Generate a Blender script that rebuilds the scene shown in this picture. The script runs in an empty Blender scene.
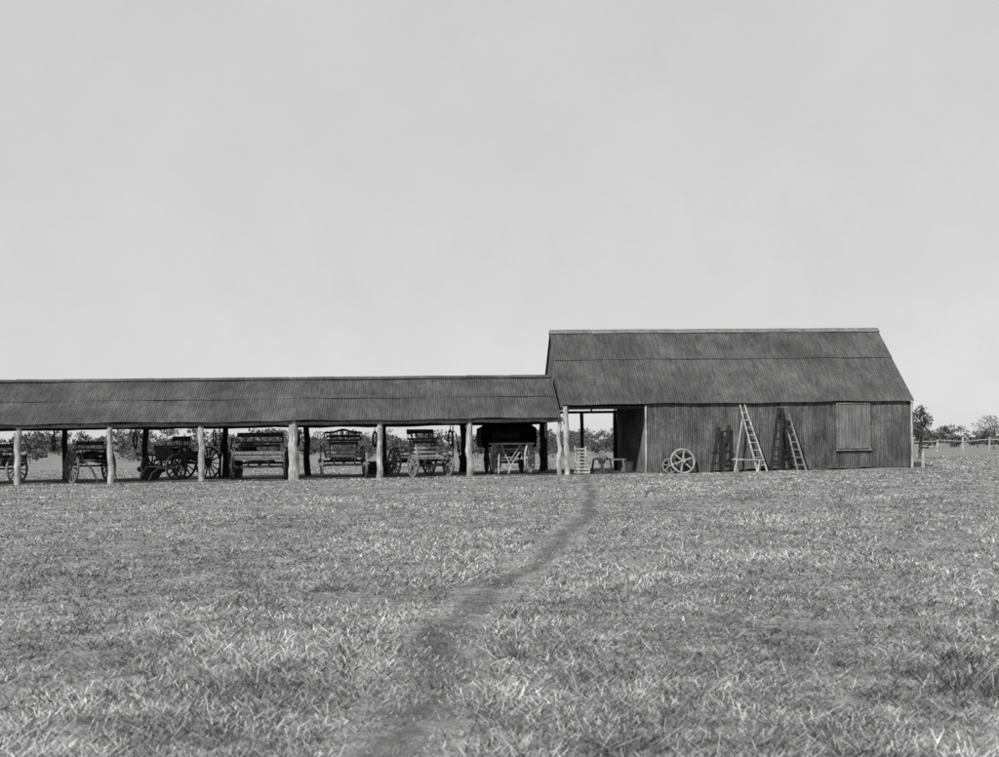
import bpy, math, random
import numpy as np
from mathutils import Vector, Matrix
random.seed(7); rng=np.random.default_rng(11)
sc=bpy.context.scene
D=bpy.data
# ---------------------------------------------------------------- materials
def mat(name, lo, hi, scale=6.0, stretch=(1,1,1), rough=0.9, bump=0.0, detail=6.0, p0=0.35, p1=0.65, sheet=None, attr=None, fine=None, stain=None):
    m=D.materials.new(name); m.use_nodes=True
    nt=m.node_tree; n=nt.nodes; l=nt.links
    bs=n["Principled BSDF"]; bs.inputs["Roughness"].default_value=rough
    try: bs.inputs["Specular IOR Level"].default_value=0.12
    except: pass
    tc=n.new("ShaderNodeTexCoord"); mp=n.new("ShaderNodeMapping"); mp.inputs["Scale"].default_value=stretch
    l.new(tc.outputs["Object"],mp.inputs["Vector"])
    nz=n.new("ShaderNodeTexNoise"); nz.inputs["Scale"].default_value=scale; nz.inputs["Detail"].default_value=detail; nz.inputs["Roughness"].default_value=0.65
    l.new(mp.outputs["Vector"],nz.inputs["Vector"])
    cr=n.new("ShaderNodeValToRGB"); e=cr.color_ramp.elements
    e[0].position=p0; e[0].color=(lo,lo,lo,1); e[1].position=p1; e[1].color=(hi,hi,hi,1)
    l.new(nz.outputs["Fac"],cr.inputs["Fac"])
    col=cr.outputs["Color"]
    def mult(c,f):
        mx=n.new("ShaderNodeMix"); mx.data_type='RGBA'; mx.blend_type='MULTIPLY'; mx.inputs["Factor"].default_value=1.0
        l.new(c,mx.inputs["A"]); l.new(f,mx.inputs["B"]); return mx.outputs["Result"]
    def nmul(col,scale,a,b,st=(1,1,1),f0=.3,f1=.7,det=4):
        mp2=n.new("ShaderNodeMapping"); mp2.inputs["Scale"].default_value=st; l.new(tc.outputs["Object"],mp2.inputs["Vector"])
        n2=n.new("ShaderNodeTexNoise"); n2.inputs["Scale"].default_value=scale; n2.inputs["Detail"].default_value=det
        l.new(mp2.outputs[0],n2.inputs["Vector"])
        m2=n.new("ShaderNodeMapRange"); m2.inputs["From Min"].default_value=f0; m2.inputs["From Max"].default_value=f1
        m2.inputs["To Min"].default_value=a; m2.inputs["To Max"].default_value=b
        l.new(n2.outputs["Fac"],m2.inputs["Value"]); return mult(col,m2.outputs["Result"])
    if sheet:
        sx,sz,amt=sheet
        sp=n.new("ShaderNodeSeparateXYZ"); l.new(tc.outputs["Object"],sp.inputs[0])
        def fl(o,s):
            a=n.new("ShaderNodeMath"); a.operation='DIVIDE'; a.inputs[1].default_value=s; l.new(o,a.inputs[0])
            b=n.new("ShaderNodeMath"); b.operation='FLOOR'; l.new(a.outputs[0],b.inputs[0]); return b.outputs[0]
        cb=n.new("ShaderNodeCombineXYZ"); l.new(fl(sp.outputs[0],sx),cb.inputs[0]); l.new(fl(sp.outputs[2],sz),cb.inputs[1])
        wn=n.new("ShaderNodeTexWhiteNoise"); l.new(cb.outputs[0],wn.inputs["Vector"])
        mr=n.new("ShaderNodeMapRange"); mr.inputs["To Min"].default_value=1-amt; mr.inputs["To Max"].default_value=1+amt
        l.new(wn.outputs["Value"],mr.inputs["Value"]); col=mult(col,mr.outputs["Result"])
        col=nmul(col,.5,.72,1.3)
    if fine:
        for (scl,a,b) in fine: col=nmul(col,scl,a,b)
    if attr:
        at=n.new("ShaderNodeAttribute"); at.attribute_name=attr; col=mult(col,at.outputs["Fac"])
    l.new(col,bs.inputs["Base Color"])
    if bump>0:
        bp=n.new("ShaderNodeBump"); bp.inputs["Strength"].default_value=bump; bp.inputs["Distance"].default_value=0.03
        l.new(nz.outputs["Fac"],bp.inputs["Height"]); l.new(bp.outputs["Normal"],bs.inputs["Normal"])
    return m
M_roof=mat("weathered_iron_roof",.05,.088,5,(2.2,.3,.3),.8,0,sheet=(.8,9,.09),fine=[(9,.82,1.18),(1.5,.82,1.18)])
M_roof2=mat("weathered_iron_roof_tall",.052,.094,5,(2.2,.3,.3),.8,0,sheet=(.8,9,.09),fine=[(9,.82,1.18),(1.5,.82,1.18)])
M_wall=mat("weathered_iron_wall",.05,.125,4,(2.6,2.6,.25),.85,0,sheet=(.33,9,.22),fine=[(1.3,.7,1.3),(8,.75,1.25)])
M_cap=mat("ridge_iron",.10,.18,3,(1,1,1),.7)
M_post=mat("pale_timber",.20,.50,7,(3,3,.5),.9,.6,fine=[(2.2,.55,1.2)])
M_log=mat("grey_timber",.12,.28,7,(1,3,3),.9,.5,fine=[(1.2,.6,1.2)])
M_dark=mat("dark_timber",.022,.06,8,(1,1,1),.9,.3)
M_mid=mat("worn_timber",.09,.22,8,(1,1,1),.9,.3)
M_light=mat("bleached_timber",.24,.45,8,(1,1,1),.9,.3,fine=[(3,.6,1.2)])
M_iron=mat("black_iron",.02,.05,8,(1,1,1),.6)
M_castpale=mat("pale_cast_iron",.2,.36,8,(1,1,1),.7,fine=[(5,.7,1.2)])
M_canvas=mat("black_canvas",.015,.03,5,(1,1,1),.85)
M_sack=mat("sacking",.06,.15,5,(1,1,1),.95,.4)
M_shutter=mat("shutter_iron",.095,.165,5,(2.4,2.4,.3),.8,fine=[(2,.75,1.2)])
M_bark=mat("bark",.06,.12,4)
M_leaf=mat("leaf",.06,.12,.6,(1,1,1),.9)
M_ground=mat("dry_ground",.12,.26,.8,(1,1,1),1,.5,detail=12,p0=.3,p1=.7,fine=[(9,.6,1.35),(45,.5,1.45)])
M_path=mat("trodden_earth",.12,.26,.8,(1,1,1),1,.5,detail=12,p0=.3,p1=.7,fine=[(9,.7,1.3),(45,.6,1.35)],attr="tone")
M_floor=mat("trampled_earth_shade_tint",.05,.13,2,(1,1,1),1,.5,detail=8,fine=[(20,.7,1.3)])  # bare earth, darkened in colour to carry the shade under the shed
M_grass=mat("dry_grass",.8,1.1,3,(1,1,1),.9,attr="tone")
# ---------------------------------------------------------------- mesh builder
class MB:
    def __init__(s): s.v=[]; s.f=[]
    def add(s,vs,fs):
        b=len(s.v); s.v+= [tuple(v) for v in vs]; s.f+=[tuple(i+b for i in f) for f in fs]
    def beam(s,p,q,w,h,up=(0,0,1)):
        p=Vector(p);q=Vector(q);d=(q-p).normalized();up=Vector(up)
        if abs(d.dot(up.normalized()))>.98: up=Vector((0,1,0)) if abs(d.y)<.9 else Vector((0,0,1))
        a=d.cross(up).normalized();b=a.cross(d).normalized()
        a*=w/2;b*=h/2
        s.add([p-a-b,p+a-b,p+a+b,p-a+b,q-a-b,q+a-b,q+a+b,q-a+b],[(3,2,1,0),(4,5,6,7),(0,1,5,4),(1,2,6,5),(2,3,7,6),(3,0,4,7)])
    def cyl(s,p,q,r0,r1=None,n=10,jit=0,seg=1):
        r1=r0 if r1 is None else r1
        p=Vector(p);q=Vector(q);d=(q-p).normalized()
        up=Vector((0,0,1)) if abs(d.z)<.9 else Vector((0,1,0))
        a=d.cross(up).normalized();b=a.cross(d).normalized()
        vs=[];fs=[]
        for k in range(seg+1):
            t=k/seg; c=p.lerp(q,t); r=r0+(r1-r0)*t
            if jit and 0<k<seg: c=c+a*random.uniform(-jit,jit)+b*random.uniform(-jit,jit)
            for i in range(n):
                th=2*math.pi*i/n; rr=r*(1+(random.uniform(-.11,.11) if jit else 0))
                vs.append(c+a*math.cos(th)*rr+b*math.sin(th)*rr)
        for k in range(seg):
            for i in range(n):
                j=(i+1)%n; fs.append((k*n+i,k*n+j,(k+1)*n+j,(k+1)*n+i))
        fs.append(tuple(range(n-1,-1,-1))); fs.append(tuple(seg*n+i for i in range(n)))
        s.add(vs,fs)
    def ring(s,c,R,rt=.05,w=.05,n=32,ax=0):
        c=Vector(c);vs=[];fs=[]
        for i in range(n):
            th=2*math.pi*i/n
            for (r,x) in ((R,-w/2),(R,w/2),(R-rt,w/2),(R-rt,-w/2)):
                if ax==0: vs.append(c+Vector((x,r*math.cos(th),r*math.sin(th))))
                else: vs.append(c+Vector((r*math.cos(th),x,r*math.sin(th))))
            j=(i+1)%n
            for k in range(4):
                m=(k+1)%4; fs.append((i*4+k,i*4+m,j*4+m,j*4+k))
        s.add(vs,fs)
    def wheel(s,c,R,n=12,rt=.065,w=.07,sp=.045,hub=.1,ax=0,ph=None):
        s.ring(c,R,rt,w,ax=ax); c=Vector(c); ph=random.random() if ph is None else ph
        A=Vector((1,0,0)) if ax==0 else Vector((0,1,0))
        for i in range(n):
            th=ph+2*math.pi*i/n
            d=Vector((0,math.cos(th),math.sin(th))) if ax==0 else Vector((math.cos(th),0,math.sin(th)))
            s.beam(c+d*hub*.7,c+d*(R-rt*.6),sp,sp,up=A)
        s.cyl(c-A*.12,c+A*.12,hub,hub*.8,12)
    def lump(s,c,r,n=16,m=10,amp=.16):
        c=Vector(c); ph=[random.uniform(0,6) for _ in range(6)]; vs=[];fs=[]
        for j in range(m+1):
            v=math.pi*j/m
            for i in range(n):
                a=2*math.pi*i/n
                d=Vector((math.sin(v)*math.cos(a),math.sin(v)*math.sin(a),math.cos(v)))
                k=1+amp*(math.sin(3*a+ph[0])*math.sin(2*v+ph[1])+.6*math.sin(5*d.x*2+ph[2])*math.cos(4*d.z+ph[3])+.4*math.sin(9*a+ph[4]+3*v)*math.sin(v))
                sq=lambda t:math.copysign(abs(t)**.72,t)
                vs.append(c+Vector((sq(d.x)*r[0]*k,sq(d.y)*r[1]*k,max(sq(d.z)*r[2]*k,-r[2]*.85))))
        for j in range(m):
            for i in range(n):
                k=(i+1)%n; fs.append((j*n+i,(j+1)*n+i,(j+1)*n+k,j*n+k))
        s.add(vs,fs)
    def path(s,pts,r,n=6):
        for a,b in zip(pts[:-1],pts[1:]): s.cyl(a,b,r,r,n)
    def obj(s,name,m,parent=None,bevel=0):
        me=D.meshes.new(name); me.from_pydata(s.v,[],s.f); me.update()
        o=D.objects.new(name,me); me.materials.append(m); sc.collection.objects.link(o)
        if parent: o.parent=parent
        return o
def empty(name,loc=(0,0,0),rot=(0,0,0),parent=None):
    o=D.objects.new(name,None); sc.collection.objects.link(o); o.location=loc; o.rotation_euler=rot
    o.empty_display_size=.2
    return o
# ---------------------------------------------------------------- terrain
def sstep(a,b,x):
    t=np.clip((x-a)/(b-a),0,1); return t*t*(3-2*t)
def G(x,y):
    x=np.asarray(x,float);y=np.asarray(y,float)
    z=.0085*np.clip(x-2.56,-45,30)*(1-sstep(55,120,y))*sstep(-10,30,y)
    near=(1-sstep(60,110,y))
    z=z+near*(.018*np.sin(x*1.1+y*.35)+.016*np.sin(y*.9-x*.5+1.3)+.012*np.sin(x*2.1-y*1.4))*.8
    return z
YAW=math.radians(4.5); O=Vector((2.56,43,0)); TILT=.0053
u=Vector((math.cos(YAW),math.sin(YAW),0)); nv=Vector((-math.sin(YAW),math.cos(YAW),0))
def gl(s,n):
    p=O+u*s+nv*n; return float(G(p.x,p.y))-TILT*s
def mk(name,v,q,m,tone=None,smooth=True):
    me=D.meshes.new(name); k=q.shape[1]
    me.vertices.add(len(v)); me.vertices.foreach_set("co",v.astype(np.float32).ravel())
    me.loops.add(q.size); me.loops.foreach_set("vertex_index",q.astype(np.int32).ravel())
    me.polygons.add(len(q)); me.polygons.foreach_set("loop_start",(np.arange(len(q))*k).astype(np.int32))
    me.update(calc_edges=True)
    if smooth: me.polygons.foreach_set("use_smooth",np.ones(len(q),bool))
    if tone is not None:
        a=me.attributes.new("tone",'FLOAT','POINT'); a.data.foreach_set("value",tone.astype(np.float32))
    me.materials.append(m); o=D.objects.new(name,me); sc.collection.objects.link(o); return o
def gridq(idx): return np.stack([idx[:-1,:-1],idx[:-1,1:],idx[1:,1:],idx[1:,:-1]],-1).reshape(-1,4)
def ground():
    def axis(lo,hi,n,k):
        t=np.linspace(-1,1,n); v=np.sinh(k*t)/np.sinh(k); return np.where(v<0,-v*lo,v*hi)
    xs=axis(-3000,3000,321,7.2)
    t=np.linspace(0,1,330); ys=-25+3500*(np.exp(5.6*t)-1)/(math.exp(5.6)-1)
    X,Y=np.meshgrid(xs,ys); Z=G(X,Y)
    v=np.stack([X,Y,Z],-1).reshape(-1,3); ny,nx=X.shape
    return mk("ground",v,gridq(np.arange(ny*nx).reshape(ny,nx)),M_ground)
ground()
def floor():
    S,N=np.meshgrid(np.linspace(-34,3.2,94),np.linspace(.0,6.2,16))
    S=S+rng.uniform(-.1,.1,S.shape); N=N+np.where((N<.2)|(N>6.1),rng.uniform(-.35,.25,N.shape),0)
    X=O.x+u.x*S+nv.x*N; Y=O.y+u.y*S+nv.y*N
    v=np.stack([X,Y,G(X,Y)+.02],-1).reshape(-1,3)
    mk("earth_floor_shade_tint",v,gridq(np.arange(S.size).reshape(S.shape)),M_floor)  # grassless floor sheet; shade below the roof is painted into its dark tone
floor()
PP=np.array([(3.3,42.2),(3.03,39),(2.5,31),(2.04,24.3),(1.36,18.1),(.80,14.5),(.39,12.1),(.05,10.4),(-.195,8.8),(-.36,7.6),(-.42,6.7),(-.45,5.8),(-.48,4.5),(-.5,2.),(-.6,-4)])
def smoothpath(P,n=240):
    d=np.r_[0,np.cumsum(np.hypot(*np.diff(P,axis=0).T))]; t=np.linspace(0,d[-1],n)
    x=np.interp(t,d,P[:,0]);y=np.interp(t,d,P[:,1])
    x=x+.05*np.sin(t*.9)+.03*np.sin(t*2.3)
    k=np.ones(9)/9; xp=np.convolve(np.pad(x,4,'edge'),k,'valid'); return np.stack([xp,y],1)
PS=smoothpath(PP)
def vnoise(x,y,cell,seed):
    r=np.random.default_rng(seed).random((512,512))
    gx=x/cell+200.3; gy=y/cell+200.7; ix=np.floor(gx).astype(int);iy=np.floor(gy).astype(int)
    fx=gx-ix;fy=gy-iy;fx=fx*fx*(3-2*fx);fy=fy*fy*(3-2*fy);ix%=511;iy%=511
    return (r[ix,iy]*(1-fx)+r[ix+1,iy]*fx)*(1-fy)+(r[ix,iy+1]*(1-fx)+r[ix+1,iy+1]*fx)*fy
def pathmesh():
    P2=smoothpath(PP,900)
    tg=np.gradient(P2,axis=0); tg/=np.linalg.norm(tg,axis=1)[:,None]; nn=np.stack([-tg[:,1],tg[:,0]],1)
    offs=np.linspace(-1,1,19); W=.32
    v=(P2[:,None,:]+nn[:,None,:]*(offs*W)[None,:,None]).reshape(-1,2)
    o=np.tile(np.abs(offs),len(P2))*W
    o=o+((vnoise(v[:,0],v[:,1],.35,41)-.5)*.14+(vnoise(v[:,0],v[:,1],.09,42)-.5)*.08)*(o<.3)
    tone=.56+.44*sstep(.04,.20,o)
    v=np.c_[v,G(v[:,0],v[:,1])+.005]
    mk("dirt_path",v,gridq(np.arange(len(v)).reshape(len(P2),19)),M_path,tone=tone)
pathmesh()
def pathdist(x,y):
    out=np.full(len(x),9.)
    for i in range(0,len(PS)):
        out=np.minimum(out,np.hypot(x-PS[i,0],(y-PS[i,1])*.75))
    return out
WEEDS=[(2.62,5.95,.14),(2.4,5.75,.09),(2.7,6.5,.10),(.13,6.6,.04)]
def grass():
    NT=72000; BP=8
    d=2.8*np.exp(rng.random(NT)*math.log(75/2.8)); a=rng.uniform(-.62,.62,NT)
    x=d*np.sin(a); y=d*np.cos(a); wd=np.zeros(NT)
    for (wx,wy,wr) in WEEDS:
        k=int(10+1300*wr*wr); x=np.r_[x,wx+rng.normal(0,wr*.9,k)]; y=np.r_[y,wy+rng.normal(0,wr*1.0,k)]; wd=np.r_[wd,np.ones(k)]
    d=np.hypot(x,y)
    sx=(x-O.x)*u.x+(y-O.y)*u.y; nn=(x-O.x)*nv.x+(y-O.y)*nv.y
    inside=(sx>-34)&(sx<14.2)&(nn>-.02)&(nn<6.7)
    pd=pathdist(x,y)+(vnoise(x,y,.3,3)-.5)*.2
    pk=.25+.75*np.clip((pd-.02)/.2,0,1)
    bare=vnoise(x,y,.6,31)*.5+vnoise(x,y,.19,32)*.5
    keep=(~inside)&(rng.random(len(x))<pk)&((bare>.38)|(rng.random(len(x))<.28)|(wd>0))
    x,y,d,pd,wd=x[keep],y[keep],d[keep],pd[keep],wd[keep]; n=len(x)
    big=vnoise(x,y,2.8,5)*.45+vnoise(x,y,.9,6)*.55
    med=vnoise(x,y,.24,8)
    rp_=lambda q: np.repeat(q,BP)
    X,Y,DD,Bg,Md,PDd,Wd=map(rp_,(x,y,d,big,med,pd,wd))
    N=len(X); ang=rng.random(N)*2*math.pi; rad=np.abs(rng.normal(0,1,N))*(.022+.006*DD)
    X=X+np.cos(ang)*rad;Y=Y+np.sin(ang)*rad
    h=(.011+.029*rng.random(N))*(.45+1.1*Bg)
    h*=np.where(PDd<.3,.6,1)
    tall=rng.random(N)<.015; h=np.where(tall,h*2.1,h)
    clump=rp_(rng.random(n)<.03); h=np.where(clump,h*1.8,h)
    h=np.where(Wd>0,.03+.08*rng.random(N),h)
    w=(.0014+.00037*DD)*(.6+.7*rng.random(N)); w=np.where(tall,w*.6,w)
    lean=h*(.5+1.9*rng.random(N)); la=ang+rng.normal(0,.9,N)
    lean=np.where(Wd>0,h*1.0,lean)
    fa=rng.random(N)*math.pi
    z=G(X,Y)-.003
    bx=np.cos(fa)*w;by=np.sin(fa)*w
    tx=X+np.cos(la)*lean;ty=Y+np.sin(la)*lean;tz=z+h
    v=np.stack([np.stack([X-bx,Y-by,z],1),np.stack([X+bx,Y+by,z],1),np.stack([tx+bx*.4,ty+by*.4,tz],1),np.stack([tx-bx*.4,ty-by*.4,tz],1)],1).reshape(-1,3)
    tone=.07+.38*rng.random(N)**1.5
    tone*=(.28+1.6*np.clip((Bg*.62+Md*.38-.2)/.6,0,1))
    tone=np.where(tall,.40+.15*rng.random(N),tone)
    tone=np.where(clump&~tall,tone*.35,tone)
    tone=np.where(Wd>0,.04+.10*rng.random(N)+.3*(rng.random(N)<.2),tone)
    tone*=np.where(PDd<.35,.7+.3*np.clip((PDd-.06)/.27,0,1),1)
    mk("grass",v,np.arange(N*4).reshape(-1,4),M_grass,tone=np.repeat(tone,4),smooth=False)
grass()
# ---------------------------------------------------------------- corrugated sheets
def corr(mb,x0,x1,p0,p1,amp=.018,pitch=.1,rows=2,sag=0.0,lift=0.0,top=None,along='x',fixed=0.0,sub=6):
    nseg=int((x1-x0)/pitch*sub); dx,dz=p1[0]-p0[0],p1[1]-p0[1]; L=math.hypot(dx,dz); nx_,nz_=-dz/L,dx/L
    vs=[];fs=[]
    for i in range(nseg+1):
        s=x0+(x1-x0)*i/nseg; a=amp*math.sin(2*math.pi*s/pitch)+lift
        for k in range(rows+1):
            t=k/rows
            zt=p0[1]+dz*t
            if top is not None: zt=p0[1]+(top(s)-p0[1])*t
            o=p0[0]+dx*t+nx_*a; z=zt+nz_*a-sag*(.5+.3*math.sin(s*.9+1+t)+.2*math.sin(s*2.7))
            vs.append((s,o,z) if along=='x' else (fixed+ (o-p0[0]),s,z))
    R=rows+1
    for i in range(nseg):
        for k in range(rows): fs.append((i*R+k,(i+1)*R+k,(i+1)*R+k+1,i*R+k+1))
    mb.add(vs,fs)
def root(name): return empty(name,loc=O,rot=(0,-TILT,YAW))
# ---- tall iron shed
B=root("corrugated_iron_shed")
EZ,RZ,RN,DP=2.76,5.93,3.3,6.6
sl=(RZ-EZ)/(RN+.15)
def rp(n): return (n,EZ+sl*(n+.15)) if n<=RN else (n,RZ-sl*(n-RN))
mb=MB()
corr(mb,-.12,14.1,rp(-.15),rp(1.95),sag=.05,lift=.0,rows=3,amp=.012,pitch=.09)
corr(mb,-.12,14.1,rp(1.88),rp(RN),sag=.03,lift=.022,rows=3,amp=.012,pitch=.09)
corr(mb,-.12,14.1,(RN,RZ),(DP+.15,EZ),rows=3,amp=.012,pitch=.09)
mb.obj("roof",M_roof2,B)
mb=MB(); 
for i in range(8):
    a=-.14+i*1.785; b=a+1.77; dz=random.uniform(-.012,.012)
    mb.beam((a,RN-.09,RZ-.03+dz),(b,RN-.09,RZ-.03-dz),.24,.03,up=(0,-sl,1))
    mb.beam((a,RN+.09,RZ-.03+dz),(b,RN+.09,RZ-.03-dz),.24,.03,up=(0,sl,1))
    mb.cyl((a,RN,RZ+.03+dz),(b,RN,RZ+.03-dz),.045,.045,8)
mb.obj("ridge_cap",M_cap,B)
mb=MB()
s=3.29
while s<13.9:
    e=min(s+.66,13.98); g=gl((s+e)/2,0)+.03+random.uniform(-.04,.07)
    if not (10.8<(s+e)/2<12.4): corr(mb,s,e,(random.uniform(-.02,.012),g),(0,2.74),amp=.011,rows=1,sub=8,pitch=.09)
    else: corr(mb,s,e,(0,g),(0,.84),amp=.011,rows=1,sub=8,pitch=.09)
    s=e
corr(mb,10.55,10.93,(-.016,.8),(-.016,2.74),amp=.011,rows=1); corr(mb,12.27,12.6,(-.016,.8),(-.016,2.74),amp=.011,rows=1)
corr(mb,3.29,13.98,(DP,-.05),(DP,2.74),amp=.014,rows=1)
mb.obj("wall_long",M_wall,B)
def gtop(n): return min(EZ+sl*(n+.15),RZ-sl*(n-RN))-.06
mb=MB()
for sx in (3.29,13.98):
    corr(mb,0.02,DP-.02,(0,-.05),(0.0001,2),amp=.014,rows=2,top=gtop,along='y',fixed=sx)
corr(mb,0.02,DP-.02,(0,2.62),(0.0001,3),amp=.014,rows=2,top=gtop,along='y',fixed=-.02)
mb.obj("wall_ends",M_wall,B)
mb=MB(); corr(mb,10.96,12.24,(-.045,.86),(-.045,2.62),amp=.008,pitch=.14,rows=1)
mb.obj("shutter",M_shutter,B)
mb=MB()
mb.beam((10.93,-.05,.80),(10.93,-.05,2.68),.05,.05,up=(0,1,0)); mb.beam((12.27,-.05,.80),(12.27,-.05,2.68),.05,.05,up=(0,1,0))
mb.beam((10.86,-.07,.80),(12.34,-.07,.80),.07,.05); mb.beam((10.9,-.052,2.66),(12.3,-.052,2.66),.05,.05)
mb.obj("shutter_frame",M_mid,B)
mb=MB()
g=gl(.1,0); mb.cyl((.08,-.02,g-.2),(.05,0,2.68),.115,.1,10,.015,6)
g=gl(3.25,0); mb.cyl((3.2,-.03,g-.2),(3.22,-.03,2.68),.04,.04,8,.01,5)
g=gl(14,0); mb.cyl((14.02,-.03,g-.2),(14.02,-.03,2.68),.045,.045,8,.01,5)
mb.obj("front_posts",M_post,B)
mb=MB()
for s_,n_ in ((.05,DP),(3.2,DP-.05),(1.7,DP)): mb.cyl((s_,n_,gl(s_,n_)-.2),(s_,n_,2.6),.09,.08,8,.012,5)
for n_ in (.08,DP-.08): mb.cyl((-.1,n_,2.6),(13.9,n_,2.6),.06,.06,8)
for i in range(14):
    s_=.0+i*1.07
    mb.beam((s_,-.05,EZ-.14),(s_,RN,RZ-.26),.06,.1,up=(0,-1,1)); mb.beam((s_,DP+.05,EZ-.14),(s_,RN,RZ-.26),.06,.1,up=(0,1,1))
for i in (0,3,6,10,13): mb.beam((i*1.07,.05,2.6),(i*1.07,DP-.05,2.6),.08,.12)
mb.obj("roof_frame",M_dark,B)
# ---- open cart shed
C=root("open_cart_shed")
e0,r0,rn,dp=2.27,4.02,2.75,5.5
sl2=(r0-e0)/(rn+.28)
L0=-34.3
mb=MB()
corr(mb,L0,-.16,(-.28,e0),(1.3,e0+sl2*1.58),sag=.07,rows=3,amp=.012,pitch=.09)
corr(mb,L0,-.16,(1.24,e0+sl2*1.52),(rn,r0),sag=.04,lift=.012,rows=3,amp=.012,pitch=.09)
corr(mb,L0,-.16,(rn,r0),(dp+.28,e0),rows=3,amp=.012,pitch=.09)
mb.obj("roof",M_roof,C)
mb=MB()
for i in range(19):
    a=L0+i*1.8; b=min(a+1.785,-.14); dz=random.uniform(-.012,.012)
    mb.beam((a,rn-.09,r0+dz),(b,rn-.09,r0-dz),.22,.02,up=(0,-sl2,1)); mb.beam((a,rn+.09,r0+dz),(b,rn+.09,r0-dz),.22,.02,up=(0,sl2,1))
mb.obj("ridge_cap",M_roof,C)
fp=[(-.2,.09),(-3.75,.13),(-7.19,.12),(-10.51,.2),(-13.97,.12),(-17.32,.115),(-20.7,.12),(-24.1,.13),(-27.5,.12),(-30.9,.12),(-34.1,.12)]
mb=MB(); md=MB()
for s_,r in fp:
    g=gl(s_,0); mb.cyl((s_+random.uniform(-.09,.09),0,g-.3),(s_,0,2.24),r*1.1,r*.82,10,.035,8)
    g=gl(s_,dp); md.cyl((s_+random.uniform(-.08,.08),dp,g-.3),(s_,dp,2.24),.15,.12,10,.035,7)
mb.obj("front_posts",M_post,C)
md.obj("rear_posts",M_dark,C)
mb=MB()
for a,b in zip(fp[:-1],fp[1:]): mb.cyl((a[0]+.12,-.02+random.uniform(-.02,.02),2.16),(b[0]-.12,random.uniform(-.03,.03),2.14),.09,.07,9,.02,7)
mb.obj("front_plate",M_log,C)
mb=MB()
for a,b in zip(fp[:-1],fp[1:]): mb.cyl((a[0]+.12,dp,2.18),(b[0]-.12,dp,2.14),.12,.1,8,.03,5)
for s_,r in fp: mb.cyl((s_,0,2.26),(s_,dp,2.26),.07,.07,8,.01,4)
for i in range(31):
    s_=-.5-i*1.12; mb.beam((s_,-.22,e0-.12),(s_,rn,r0-.19),.06,.08,up=(0,-1,1)); mb.beam((s_,dp+.22,e0-.08),(s_,rn,r0-.19),.06,.08,up=(0,1,1))
for i in range(22):
    s_=-1-random.random()*28; n_=random.uniform(1.7,4); mb.beam((s_,n_,2.36+random.random()*.1),(s_-random.uniform(2,4.5),n_+random.uniform(-.3,.3),2.36+random.random()*.1),random.uniform(.06,.25),.03)
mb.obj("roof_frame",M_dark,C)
mb=MB()
for i in range(9):
    s_=fp[i][0]-.35-random.random()*.2; z=random.uniform(1.5,1.7); w_=random.uniform(.05,.09); n_=dp-.25
    pts=[(s_+w_*math.sin(t*6.283/10),n_+.03*math.cos(t),z+.34*math.cos(t*6.283/10)) for t in range(11)]
    mb.path(pts,random.uniform(.03,.05),5); mb.beam((s_,n_,z+.3),(s_,dp-.12,2.12),.03,.03,up=(0,1,0))
mb.obj("hanging_harness",M_dark,C)
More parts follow.
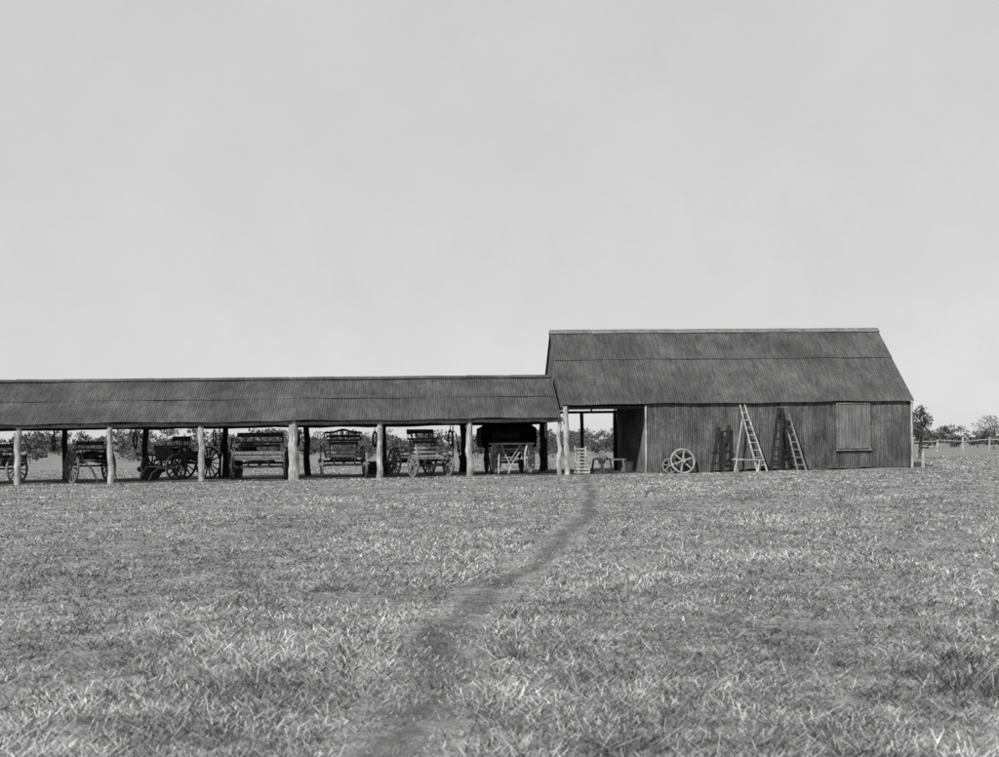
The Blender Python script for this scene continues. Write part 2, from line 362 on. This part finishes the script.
# ---------------------------------------------------------------- vehicles
def vroot(name,s,n,yaw,dz=0):
    p=O+u*s+nv*n
    return empty(name,loc=(p.x,p.y,float(G(p.x,p.y))+dz+(.02 if n>.1 and s<3 else 0)),rot=(0,0,YAW+math.radians(yaw)))
def spring(mb,x,y,z,L=.4,h=.09,r=.016):
    pts=[(x,y-L+2*L*i/8,z+h*math.sin(math.pi*i/8)) for i in range(9)]; mb.path(pts,r,5)
    pts=[(x,y-L+2*L*i/8,z-h*math.sin(math.pi*i/8)) for i in range(9)]; mb.path(pts,r,5)
def four_wheeler(name,s,n,yaw,rf=.45,rr=.58,track=1.45,wb=1.6,bw=1.05,bl=2.0,bz=.78,bh=.22,mb_w=M_dark,mb_b=M_dark,mb_s=M_dark,seat=1,slats=0,pole=1,seatback='flat',bh2=.09):
    e=vroot(name,s,n,yaw); w=MB()
    for sx in (-1,1):
        w.wheel((sx*track/2,-wb/2,rf),rf); w.wheel((sx*track/2,wb/2,rr),rr,14)
    w.obj("wheels",mb_w,e)
    a=MB(); a.beam((-track/2,-wb/2,rf),(track/2,-wb/2,rf),.09,.1); a.beam((-track/2,wb/2,rr),(track/2,wb/2,rr),.09,.1)
    a.beam((0,-wb/2,rf+.05),(0,wb/2,rr+.02),.07,.07)
    a.beam((-.5,-wb/2,bz-.09),(.5,-wb/2,bz-.09),.12,.09); a.beam((-.5,wb/2,bz-.09),(.5,wb/2,bz-.09),.12,.09)
    for y,r in ((-wb/2,rf),(wb/2,rr)):
        for x in (-.4,.4): spring(a,x,y,(r+bz)/2+.0,.34,max(.03,(bz-r)/2*.6),.026)
    for x in (-.3,.3): a.beam((x,-bl/2,bz-.05),(x,bl/2,bz-.05),.06,.06)
    if pole:
        for x in (-.38,.38): a.path([(x,-wb/2,rf),(x,-wb/2-.5,rf+.02),(x*.8,-wb/2-.8,rf-.2),(x*.75,-wb/2-.95,.06)],.032)
        a.beam((-.45,-wb/2-.35,rf+.03),(.45,-wb/2-.35,rf+.03),.05,.05)
    a.obj("undercarriage",M_iron,e)
    b=MB(); h=bw/2;l=bl/2
    b.beam((0,-l,bz),(0,l,bz),bw,.04)
    if slats:
        for sx in (-1,1):
            for k in range(slats): b.beam((sx*(h+.04*k),-l,bz+.1+.16*k),(sx*(h+.04*k),l,bz+.1+.16*k),.025,bh2,up=(0,0,1))
            for y in (-l,-l/3,l/3,l): b.beam((sx*(h+.03),y,bz-.05),(sx*(h+.04*slats+.03),y,bz+.16*slats+.08),.04,.05,up=(0,1,0))
        for y in (-l,l):
            for k in range(slats): b.beam((-h-.04*k,y,bz+.1+.16*k),(h+.04*k,y,bz+.1+.16*k),.025,bh2)
    else:
        for sx in (-1,1): b.beam((sx*h,-l,bz+bh/2),(sx*h,l,bz+bh/2),.03,bh)
        for y in (-l,l): b.beam((-h+.02,y,bz+bh/2-.002),(h-.02,y,bz+bh/2-.002),.03,bh)
        b.beam((-h*.9,-l-.02,bz+bh),(-h*.9,-l-.12,bz+bh+.28),.03,.03); b.beam((h*.9,-l-.02,bz+bh),(h*.9,-l-.12,bz+bh+.28),.03,.03)
        b.beam((0,-l-.03,bz+bh+.0),(0,-l-.12,bz+bh+.26),bw*.85,.015,up=(0,1,0))
    b.obj("body",mb_b,e)
    for k in range(seat):
        t=MB(); sy=-.15+.75*k; sz=bz+bh+.22+(.16*slats*.7 if slats else 0)
        t.beam((0,sy-.2,sz),(0,sy+.2,sz),bw*1.02,.08)
        t.beam((-h*.9,sy-.16,sz-.12),(h*.9,sy-.16,sz-.12),.03,.12)
        for x in (-h*.8,h*.8):
            t.beam((x,sy-.13,bz),(x,sy-.13,sz-.05),.05,.05); t.beam((x,sy+.15,bz),(x,sy+.15,sz-.05),.05,.05)
        if seatback=='curve':
            pts=[(-h*1.15+2*h*1.15*i/12,sy+.24,sz+.26+.13*math.sin(math.pi*i/12)+.03*math.cos(i*2*math.pi/6)) for i in range(13)]
            t.path(pts,.05,6)
            for i in range(0,13,2): t.cyl((pts[i][0]*.95,sy+.2,sz),pts[i],.022)
            t.beam((-h,sy+.22,sz+.16),(h,sy+.22,sz+.16),.02,.1)
        elif seatback=='flat':
            t.beam((-h,sy+.24,sz+.3),(h,sy+.24,sz+.3),.04,.18)
            for i in range(7):
                x=-h*.95+h*.95*2*i/6; t.beam((x,sy+.19,sz),(x,sy+.2,sz+.3),.03,.025)
        for x in (-h,h): t.path([(x,sy-.18,sz),(x,sy-.14,sz+.18),(x,sy+.22,sz+.22)],.02)
        t.obj("seat" if k==0 else "rear_seat",mb_s,e)
    return e
def two_wheeler(name,s,n,yaw,r=.65,track=1.45,bw=1.1,bl=1.4,bz=.8,slats=2,prop=.05,mw=M_mid,mbd=M_mid):
    e=vroot(name,s,n,yaw); w=MB()
    for sx in (-1,1): w.wheel((sx*track/2,0,r),r,14)
    w.obj("wheels",mw,e)
    a=MB(); a.beam((-track/2,0,r),(track/2,0,r),.07,.07); spring(a,-.45,0,(r+bz)/2,.4,.06); spring(a,.45,0,(r+bz)/2,.4,.06); a.obj("axle",M_iron,e)
    b=MB(); h=bw/2;l=bl/2
    b.beam((0,-l,bz),(0,l,bz),bw,.04)
    for sx in (-1,1):
        for k in range(slats): b.beam((sx*h,-l,bz+.1+.17*k),(sx*h,l,bz+.1+.17*k),.025,.12)
        for y in (-l,0,l): b.beam((sx*(h+.03),y,bz-.05),(sx*(h+.05),y,bz+.17*slats+.08),.04,.04,up=(0,1,0))
        b.path([(sx*(h-.08),l,bz-.05),(sx*(h-.08),-l,bz-.06),(sx*(h-.12),-l-.5,bz-.3),(sx*(h-.18),-l-.95,prop)],.038)
    for k in range(slats): b.beam((-h,l,bz+.1+.17*k),(h,l,bz+.1+.17*k),.025,.12)
    b.obj("body_and_shafts",mbd,e)
    t=MB(); z=bz+.17*slats
    t.beam((-h*1.1,-.2,z+.12),(h*1.1,-.2,z+.12),.35,.07); t.beam((-h,.02,z+.36),(h,.02,z+.36),.03,.16)
    for x in (-h*.95,h*.95): t.beam((x,-.03,z+.1),(x,-.01,z+.4),.03,.03)
    t.obj("seat",mbd,e); return e
def load(e,items,m=M_sack,name="load"):
    t=MB()
    for c,r in items: t.lump(c,r)
    t.obj(name,m,e)
v=two_wheeler("spring_cart",-18.6,1.8,38,r=.66,mbd=M_dark,mw=M_mid,bz=.85); load(v,[((.1,.3,1.05),(.35,.3,.18))],M_dark)
v=two_wheeler("spring_cart",-22.0,1.8,-20,r=.6,mbd=M_dark,mw=M_mid)
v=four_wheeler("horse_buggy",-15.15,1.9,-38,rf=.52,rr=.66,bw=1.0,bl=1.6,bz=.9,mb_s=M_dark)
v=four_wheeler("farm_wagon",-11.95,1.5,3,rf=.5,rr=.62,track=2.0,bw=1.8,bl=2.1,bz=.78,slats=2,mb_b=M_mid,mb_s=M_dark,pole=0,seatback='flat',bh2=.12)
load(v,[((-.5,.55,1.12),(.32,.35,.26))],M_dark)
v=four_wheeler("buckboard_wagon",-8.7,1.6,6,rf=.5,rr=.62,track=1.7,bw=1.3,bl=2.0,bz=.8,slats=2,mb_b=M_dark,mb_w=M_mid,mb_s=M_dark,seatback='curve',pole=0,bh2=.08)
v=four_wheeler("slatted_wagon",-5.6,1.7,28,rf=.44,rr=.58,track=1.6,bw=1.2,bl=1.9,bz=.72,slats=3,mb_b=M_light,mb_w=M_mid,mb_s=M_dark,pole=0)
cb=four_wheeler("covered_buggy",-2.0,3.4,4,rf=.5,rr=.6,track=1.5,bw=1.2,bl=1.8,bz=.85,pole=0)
h=MB(); vs=[];fs=[]
for k in range(6):
    y=-.7+1.6*k/5; top=2.06-.011*(k-2)**2
    vs+=[(x*1.18,y,z+.02*math.sin(x*9+k)) for x,z in [(-.95,1.1),(-1.0,1.5),(-.97,1.9),(-.8,top),(-.3,top+.06),(.3,top+.06),(.8,top),(.97,1.9),(1.0,1.5),(.95,1.1)]]
for k in range(5):
    for i in range(9): fs.append((k*10+i,k*10+i+1,(k+1)*10+i+1,(k+1)*10+i))
fs.append(tuple(5*10+i for i in range(10)))
h.add(vs,fs)
for x in (-.95,.95): h.cyl((x*.8,0,.9),(x,-.7,1.2),.02); h.cyl((x*.8,.1,.9),(x,.9,1.2),.02)
h.obj("hood",M_canvas,cb)
e=vroot("sulky",-1.95,1.3,-24)
w=MB()
for sx in (-1,1): w.wheel((sx*.72,0,.62),.62,14)
w.obj("wheels",M_castpale,e)
b=MB(); b.beam((-.72,0,.62),(.72,0,.62),.05,.05)
for sx in (-1,1):
    b.path([(sx*.4,.3,.85),(sx*.42,-.4,.85),(sx*.3,-.8,.5),(sx*.2,-1.1,.05)],.03)
    b.beam((sx*.4,0,.62),(sx*.4,0,1.15),.04,.04)
    b.beam((sx*.42,-.2,1.2),(-sx*.1,-.5,.3),.035,.035)
b.beam((-.95,-.1,1.22),(.95,-.1,1.22),.09,.06); b.beam((-.5,.1,1.0),(.5,.1,1.0),.3,.04); b.beam((-.5,.28,.9),(.5,.28,.9),.04,.05)
b.obj("frame",M_castpale,e)
def barrel(s,n):
    e=vroot("wooden_barrel",s,n,0); t=MB()
    pr=[(0,.24),(.2,.285),(.45,.3),(.7,.285),(.88,.24)]
    for (z0,a),(z1,b_) in zip(pr[:-1],pr[1:]): t.cyl((0,0,z0),(0,0,z1),a,b_,16)
    t.obj("staves",M_mid,e); t=MB()
    for z,r in ((.08,.27),(.3,.305),(.6,.305),(.8,.275)): t.cyl((0,0,z-.02),(0,0,z+.02),r,r,16)
    t.obj("hoops",M_iron,e)
barrel(-13.4,4.6); barrel(-20.1,4.2)
for s_,n_,k in ((-17.0,4.9,4),(-7.4,4.8,4)):
    e=vroot("sack_pile",s_,n_,random.uniform(-20,20)); t=MB()
    for i in range(k): t.lump((random.uniform(-.3,.3),random.uniform(-.15,.15),.17+.24*(i//2)),(.36,.27,.17))
    t.obj("sacks",M_sack,e)
for s_,n_ in ((-13.9,5.0),(-3.95,5.1)):
    e=vroot("leaning_poles",s_,n_,0); t=MB()
    for i in range(5): a=random.uniform(-.3,.3); t.cyl((a,-.5,0),(a+random.uniform(-.3,.3),.25,random.uniform(1.5,2.05)),.04,.025,7,.01,4)
    t.obj("poles",M_dark,e)
# ---------------------------------------------------------------- yard items
e=vroot("spoked_iron_wheel",4.6,-.42,0); e.rotation_euler=(math.radians(-14),0,YAW+.1)
w=MB(); w.wheel((0,0,.5),.5,6,rt=.055,w=.09,sp=.05,hub=.09,ax=1,ph=.3); w.obj("rim_and_spokes",M_castpale,e)
e=vroot("spoked_iron_wheel",4.1,-.22,0); e.rotation_euler=(math.radians(-12),0,YAW-.15)
w=MB(); w.wheel((0,0,.3),.3,6,rt=.05,w=.06,sp=.04,hub=.06,ax=1,ph=.8); w.obj("rim_and_spokes",M_mid,e)
def ladder(mb,b0,t0,w0,w1,n,r=.03,rung=.02):
    b0=Vector(b0);t0=Vector(t0); X=Vector((1,0,0))
    for sx in (-1,1): mb.beam(b0+X*sx*w0/2,t0+X*sx*w1/2,r*2.2,r*1.5,up=(0,1,0))
    for i in range(n):
        t=(i+.7)/(n+.4); c=b0.lerp(t0,t); ww=w0+(w1-w0)*t
        mb.beam(c-X*ww/2,c+X*ww/2,rung*1.6,rung*2.2)
e=vroot("short_ladder",6.05,-.45,0); m=MB()
m.beam((-.42,-.3,0),(.05,.3,1.75),.13,.08,up=(0,1,0)); m.beam((.0,-.3,0),(.45,.3,1.82),.13,.08,up=(0,1,0))
for i in range(4):
    t=.2+.23*i; m.beam((-.42+.47*t,-.3+.6*t,1.75*t),(.0+.45*t,-.3+.6*t,1.82*t),.04,.08)
m.beam((-.35,-.1,.75),(.3,-.05,1.2),.05,.06); m.obj("rails_and_rungs",M_canvas,e)
e=vroot("step_ladder",7.2,-.75,0); m=MB()
m.beam((.6,-.1,0),(-.12,.45,2.62),.055,.06,up=(0,1,0)); m.beam((.2,-.1,0),(-.30,.45,2.62),.055,.06,up=(0,1,0))
for i in range(8):
    t=.1+.112*i; m.beam((.6-.72*t,-.1+.55*t,2.62*t),(.2-.5*t,-.1+.55*t,2.62*t),.045,.028)
m.beam((-.22,.4,2.1),(-.62,.2,0),.045,.05,up=(0,1,0))
m.obj("rails_and_treads",M_light,e)
e=vroot("plank_trestle",6.95,-.75,0); m=MB(); m.beam((-.5,0,.5),(.75,.02,.46),.22,.05)
for x in (-.35,.55):
    m.beam((x,-.1,.46),(x-.1,-.2,0),.05,.05); m.beam((x,.08,.46),(x+.1,.15,0),.05,.05)
m.obj("plank_and_legs",M_light,e)
e=vroot("a_frame_ladder",8.35,-.8,0); m=MB()
ladder(m,(-.32,-.25,0),(.12,.3,2.45),.34,.16,7,r=.05,rung=.032)
m.beam((.14,.3,2.45),(.85,.0,0),.10,.07,up=(0,1,0)); m.beam((.06,.3,2.4),(.5,.4,0),.08,.06,up=(0,1,0))
for i in range(6):
    t=.12+.14*i; m.beam((.85-.71*t,.0+.3*t,2.45*t),(.5-.44*t,.4-.1*t,2.4*t),.045,.05)
m.beam((-.3,-.1,.8),(.6,.1,.8),.05,.06); m.beam((-.36,-.15,.35),(.72,.08,.4),.05,.06)
m.obj("rails_and_rungs",M_canvas,e)
e=vroot("a_frame_ladder",8.95,-.95,0); m=MB(); ladder(m,(.15,-.1,0),(-.22,.55,2.2),.34,.2,7); m.obj("rails_and_rungs",M_mid,e)
e=vroot("slatted_crate",.65,-.1,8); m=MB()
for x in (-.22,.22):
    for y in (-.2,.2): m.beam((x,y,0),(x,y,1.1 if y>0 else .6),.05,.05)
for k in range(8):
    z=.08+.13*k
    if k<4:
        m.beam((-.24,-.235,z),(.24,-.235,z),.02,.07)
        for x in (-.255,.255): m.beam((x,-.22,z),(x,.22,z),.02,.07)
    m.beam((-.24,.235,z),(.24,.235,z),.02,.07)
m.obj("slats",M_light,e)
e=vroot("grindstone",1.5,.3,20); m=MB()
for x in (-.18,.18):
    m.beam((x,-.35,.55),(x,.35,.55),.06,.07)
    for y in (-.33,.33): m.beam((x,y,.55),(x*1.3,y*1.25,0),.06,.06)
m.obj("stand",M_dark,e); m=MB(); m.cyl((-.05,0,.62),(.05,0,.62),.27,.27,24); m.cyl((-.28,0,.62),(.28,0,.62),.02); m.beam((.28,0,.62),(.28,.18,.5),.02,.03); m.obj("stone_wheel",M_mid,e)
e=vroot("wooden_bench",2.1,1.2,5); m=MB(); m.beam((-.5,0,.5),(.5,0,.5),.32,.06)
for x in (-.4,.4):
    for y in (-.1,.1): m.beam((x,y,.48),(x*1.1,y*1.5,0),.06,.06)
m.obj("top_and_legs",M_mid,e)
m=MB(); m.cyl((0,0,0),(0,0,.42),.17,.2,12); m.cyl((0,0,.42),(0,0,.43),.21,.21,12)
e=vroot("iron_drum",2.6,.3,0); m.obj("drum",M_dark,e)
e=vroot("short_post",14.3,-.35,0); m=MB(); m.cyl((0,0,-.2),(.02,0,.7),.07,.06,9,.01,4); m.obj("stump",M_post,e)
# ---------------------------------------------------------------- trees
def leafmesh(name,clumps,m):
    V=[]
    for (c,r,n,sz) in clumps:
        p=rng.normal(0,1,(n,3)); p/=np.linalg.norm(p,axis=1)[:,None]+1e-6; p*=(rng.random(n)**.45)[:,None]*np.array(r)
        p+=np.array(c); p[:,2]=np.maximum(p[:,2],-.4); a=rng.normal(0,1,(n,3)); a/=np.linalg.norm(a,axis=1)[:,None]
        b=np.cross(a,rng.normal(0,1,(n,3))); b/=np.linalg.norm(b,axis=1)[:,None]
        s=(sz*(.5+rng.random(n)))[:,None]
        V.append(np.stack([p-a*s,p+b*s*.5,p+a*s,p-b*s*.5],1).reshape(-1,3))
    v=np.concatenate(V)
    return mk(name,v,np.arange(len(v)).reshape(-1,4),m,smooth=False)
cl=[];tr=MB()
for i in range(700):
    y=random.uniform(130,360); x=random.uniform(-1.0,1.0)*y*.95
    H=random.uniform(2.0,4.6)*(y/200)**.55*(.8+.35*math.sin(x*.045+1)*math.sin(x*.013)+.1)
    if H<1.4: H=1.4
    tr.cyl((x,y,-.1),(x+random.uniform(-.3,.3),y,H*.7),.08,.04,5)
    for k in range(random.randint(4,8)):
        cl.append(((x+random.uniform(-1,1)*H*.55,y+random.uniform(-1,1)*H*.3,H*random.uniform(.12,.86)),(H*.28,H*.26,H*.16),30,.26))
e=empty("distant_treeline"); tr.obj("trunks",M_bark,e); o=leafmesh("foliage",cl,M_leaf); o.parent=e
cl=[];tr=MB()
for i in range(120):
    y=random.uniform(88,128); x=random.uniform(-72,14)*(y/100)
    H=random.uniform(1.2,2.3)*(.9+.3*math.sin(x*.31)); g=float(G(x,y))
    tr.cyl((x,y,g-.2),(x+random.uniform(-.4,.4),y,g+H*.75),.05,.03,5)
    for k in range(random.randint(6,10)):
        cl.append(((x+random.uniform(-1,1)*H*.6,y+random.uniform(-1,1)*H*.4,g+H*random.uniform(.12,.9)),(H*.26,H*.26,H*.15),46,.10))
e=empty("scrub"); tr.obj("stems",M_bark,e); o=leafmesh("foliage",cl,M_leaf); o.parent=e
def tree(x,y,H,sp):
    e=empty("tree",loc=(x,y,float(G(x,y)))); t=MB(); cl=[]
    t.cyl((0,0,-.2),(.1,0,H*.5),.12,.07,8,.02,4)
    for k in range(8):
        a=random.uniform(0,6.28); r=sp*random.uniform(.2,1); q=(math.cos(a)*r,math.sin(a)*r,H*random.uniform(.5,.95))
        t.cyl((.1,0,H*.42),q,.05,.015,6,.02,3); cl.append((q,(sp*.45,sp*.42,H*.14),150,.07))
    t.obj("trunk",M_bark,e); o=leafmesh("foliage",cl,M_leaf); o.parent=e
tree(22.9,60,2.9,.8); tree(53,118,3.9,2.2)
e=empty("post_and_rail_fence"); m=MB()
for i in range(34):
    x=28+i*2.4; y=98+.06*x; g=float(G(x,y)); m.cyl((x,y,g-.2),(x+random.uniform(-.1,.1),y,g+1.15+random.uniform(-.2,.25)),.11,.09,7)
    if i<33:
        x2=x+2.4;y2=98+.06*x2
        for z in (.55,1.0):
            if random.random()<.8: m.cyl((x,y,g+z+random.uniform(-.1,.1)),(x2,y2,g+z+random.uniform(-.12,.12)),.045,.04,6)
m.obj("posts_and_rails",M_post,e)
# ---------------------------------------------------------------- light / sky / camera
az=math.radians(214); el=math.radians(40)
sd=Vector((math.sin(az)*math.cos(el),math.cos(az)*math.cos(el),math.sin(el)))
L=D.lights.new("sun",'SUN'); L.energy=5.0; L.angle=math.radians(.5); L.color=(1,.995,.985)
lo=D.objects.new("sun",L); sc.collection.objects.link(lo); lo.rotation_euler=sd.to_track_quat('Z','Y').to_euler(); lo.location=(0,0,30)
W=D.worlds.new("World"); sc.world=W; W.use_nodes=True; nt=W.node_tree; nt.nodes.clear()
sk=nt.nodes.new("ShaderNodeTexSky"); sk.sky_type='NISHITA'; sk.sun_disc=False; sk.sun_elevation=el; sk.sun_rotation=az
sk.air_density=1.0; sk.dust_density=0.6; sk.ozone_density=1.0
bw=nt.nodes.new("ShaderNodeRGBToBW")
mx=nt.nodes.new("ShaderNodeMix"); mx.data_type='FLOAT'; mx.inputs["Factor"].default_value=.80; mx.inputs["B"].default_value=7.1
tc=nt.nodes.new("ShaderNodeTexCoord"); nz=nt.nodes.new("ShaderNodeTexNoise"); nz.inputs["Scale"].default_value=6; nz.inputs["Detail"].default_value=12; nz.inputs["Roughness"].default_value=.75
mr=nt.nodes.new("ShaderNodeMapRange"); mr.inputs["From Min"].default_value=.3; mr.inputs["From Max"].default_value=.7; mr.inputs["To Min"].default_value=.955; mr.inputs["To Max"].default_value=1.045
ml=nt.nodes.new("ShaderNodeMath"); ml.operation='MULTIPLY'
bg=nt.nodes.new("ShaderNodeBackground"); bg.inputs["Strength"].default_value=.10; ou=nt.nodes.new("ShaderNodeOutputWorld")
K=nt.links.new
K(sk.outputs[0],bw.inputs[0]); K(bw.outputs[0],mx.inputs["A"]); K(tc.outputs["Generated"],nz.inputs["Vector"]); K(nz.outputs["Fac"],mr.inputs["Value"])
K(mx.outputs["Result"],ml.inputs[0]); K(mr.outputs["Result"],ml.inputs[1]); K(ml.outputs[0],bg.inputs["Color"]); K(bg.outputs[0],ou.inputs["Surface"])
cam=D.cameras.new("camera"); co=D.objects.new("camera",cam); sc.collection.objects.link(co); sc.camera=co
cam.sensor_width=36; cam.lens=36*1100/999; cam.shift_y=63.5/999; cam.clip_end=8000; cam.clip_start=.05
cam.dof.use_dof=True; cam.dof.focus_distance=18; cam.dof.aperture_fstop=3.4
co.location=(0,0,1.3)
R=Matrix.Rotation(math.radians(90),4,'X') @ Matrix.Rotation(math.radians(-.5),4,'Z')
co.rotation_euler=R.to_euler()
sc.view_settings.view_transform='Standard'; sc.view_settings.look='None'; sc.view_settings.exposure=0; sc.view_settings.gamma=1
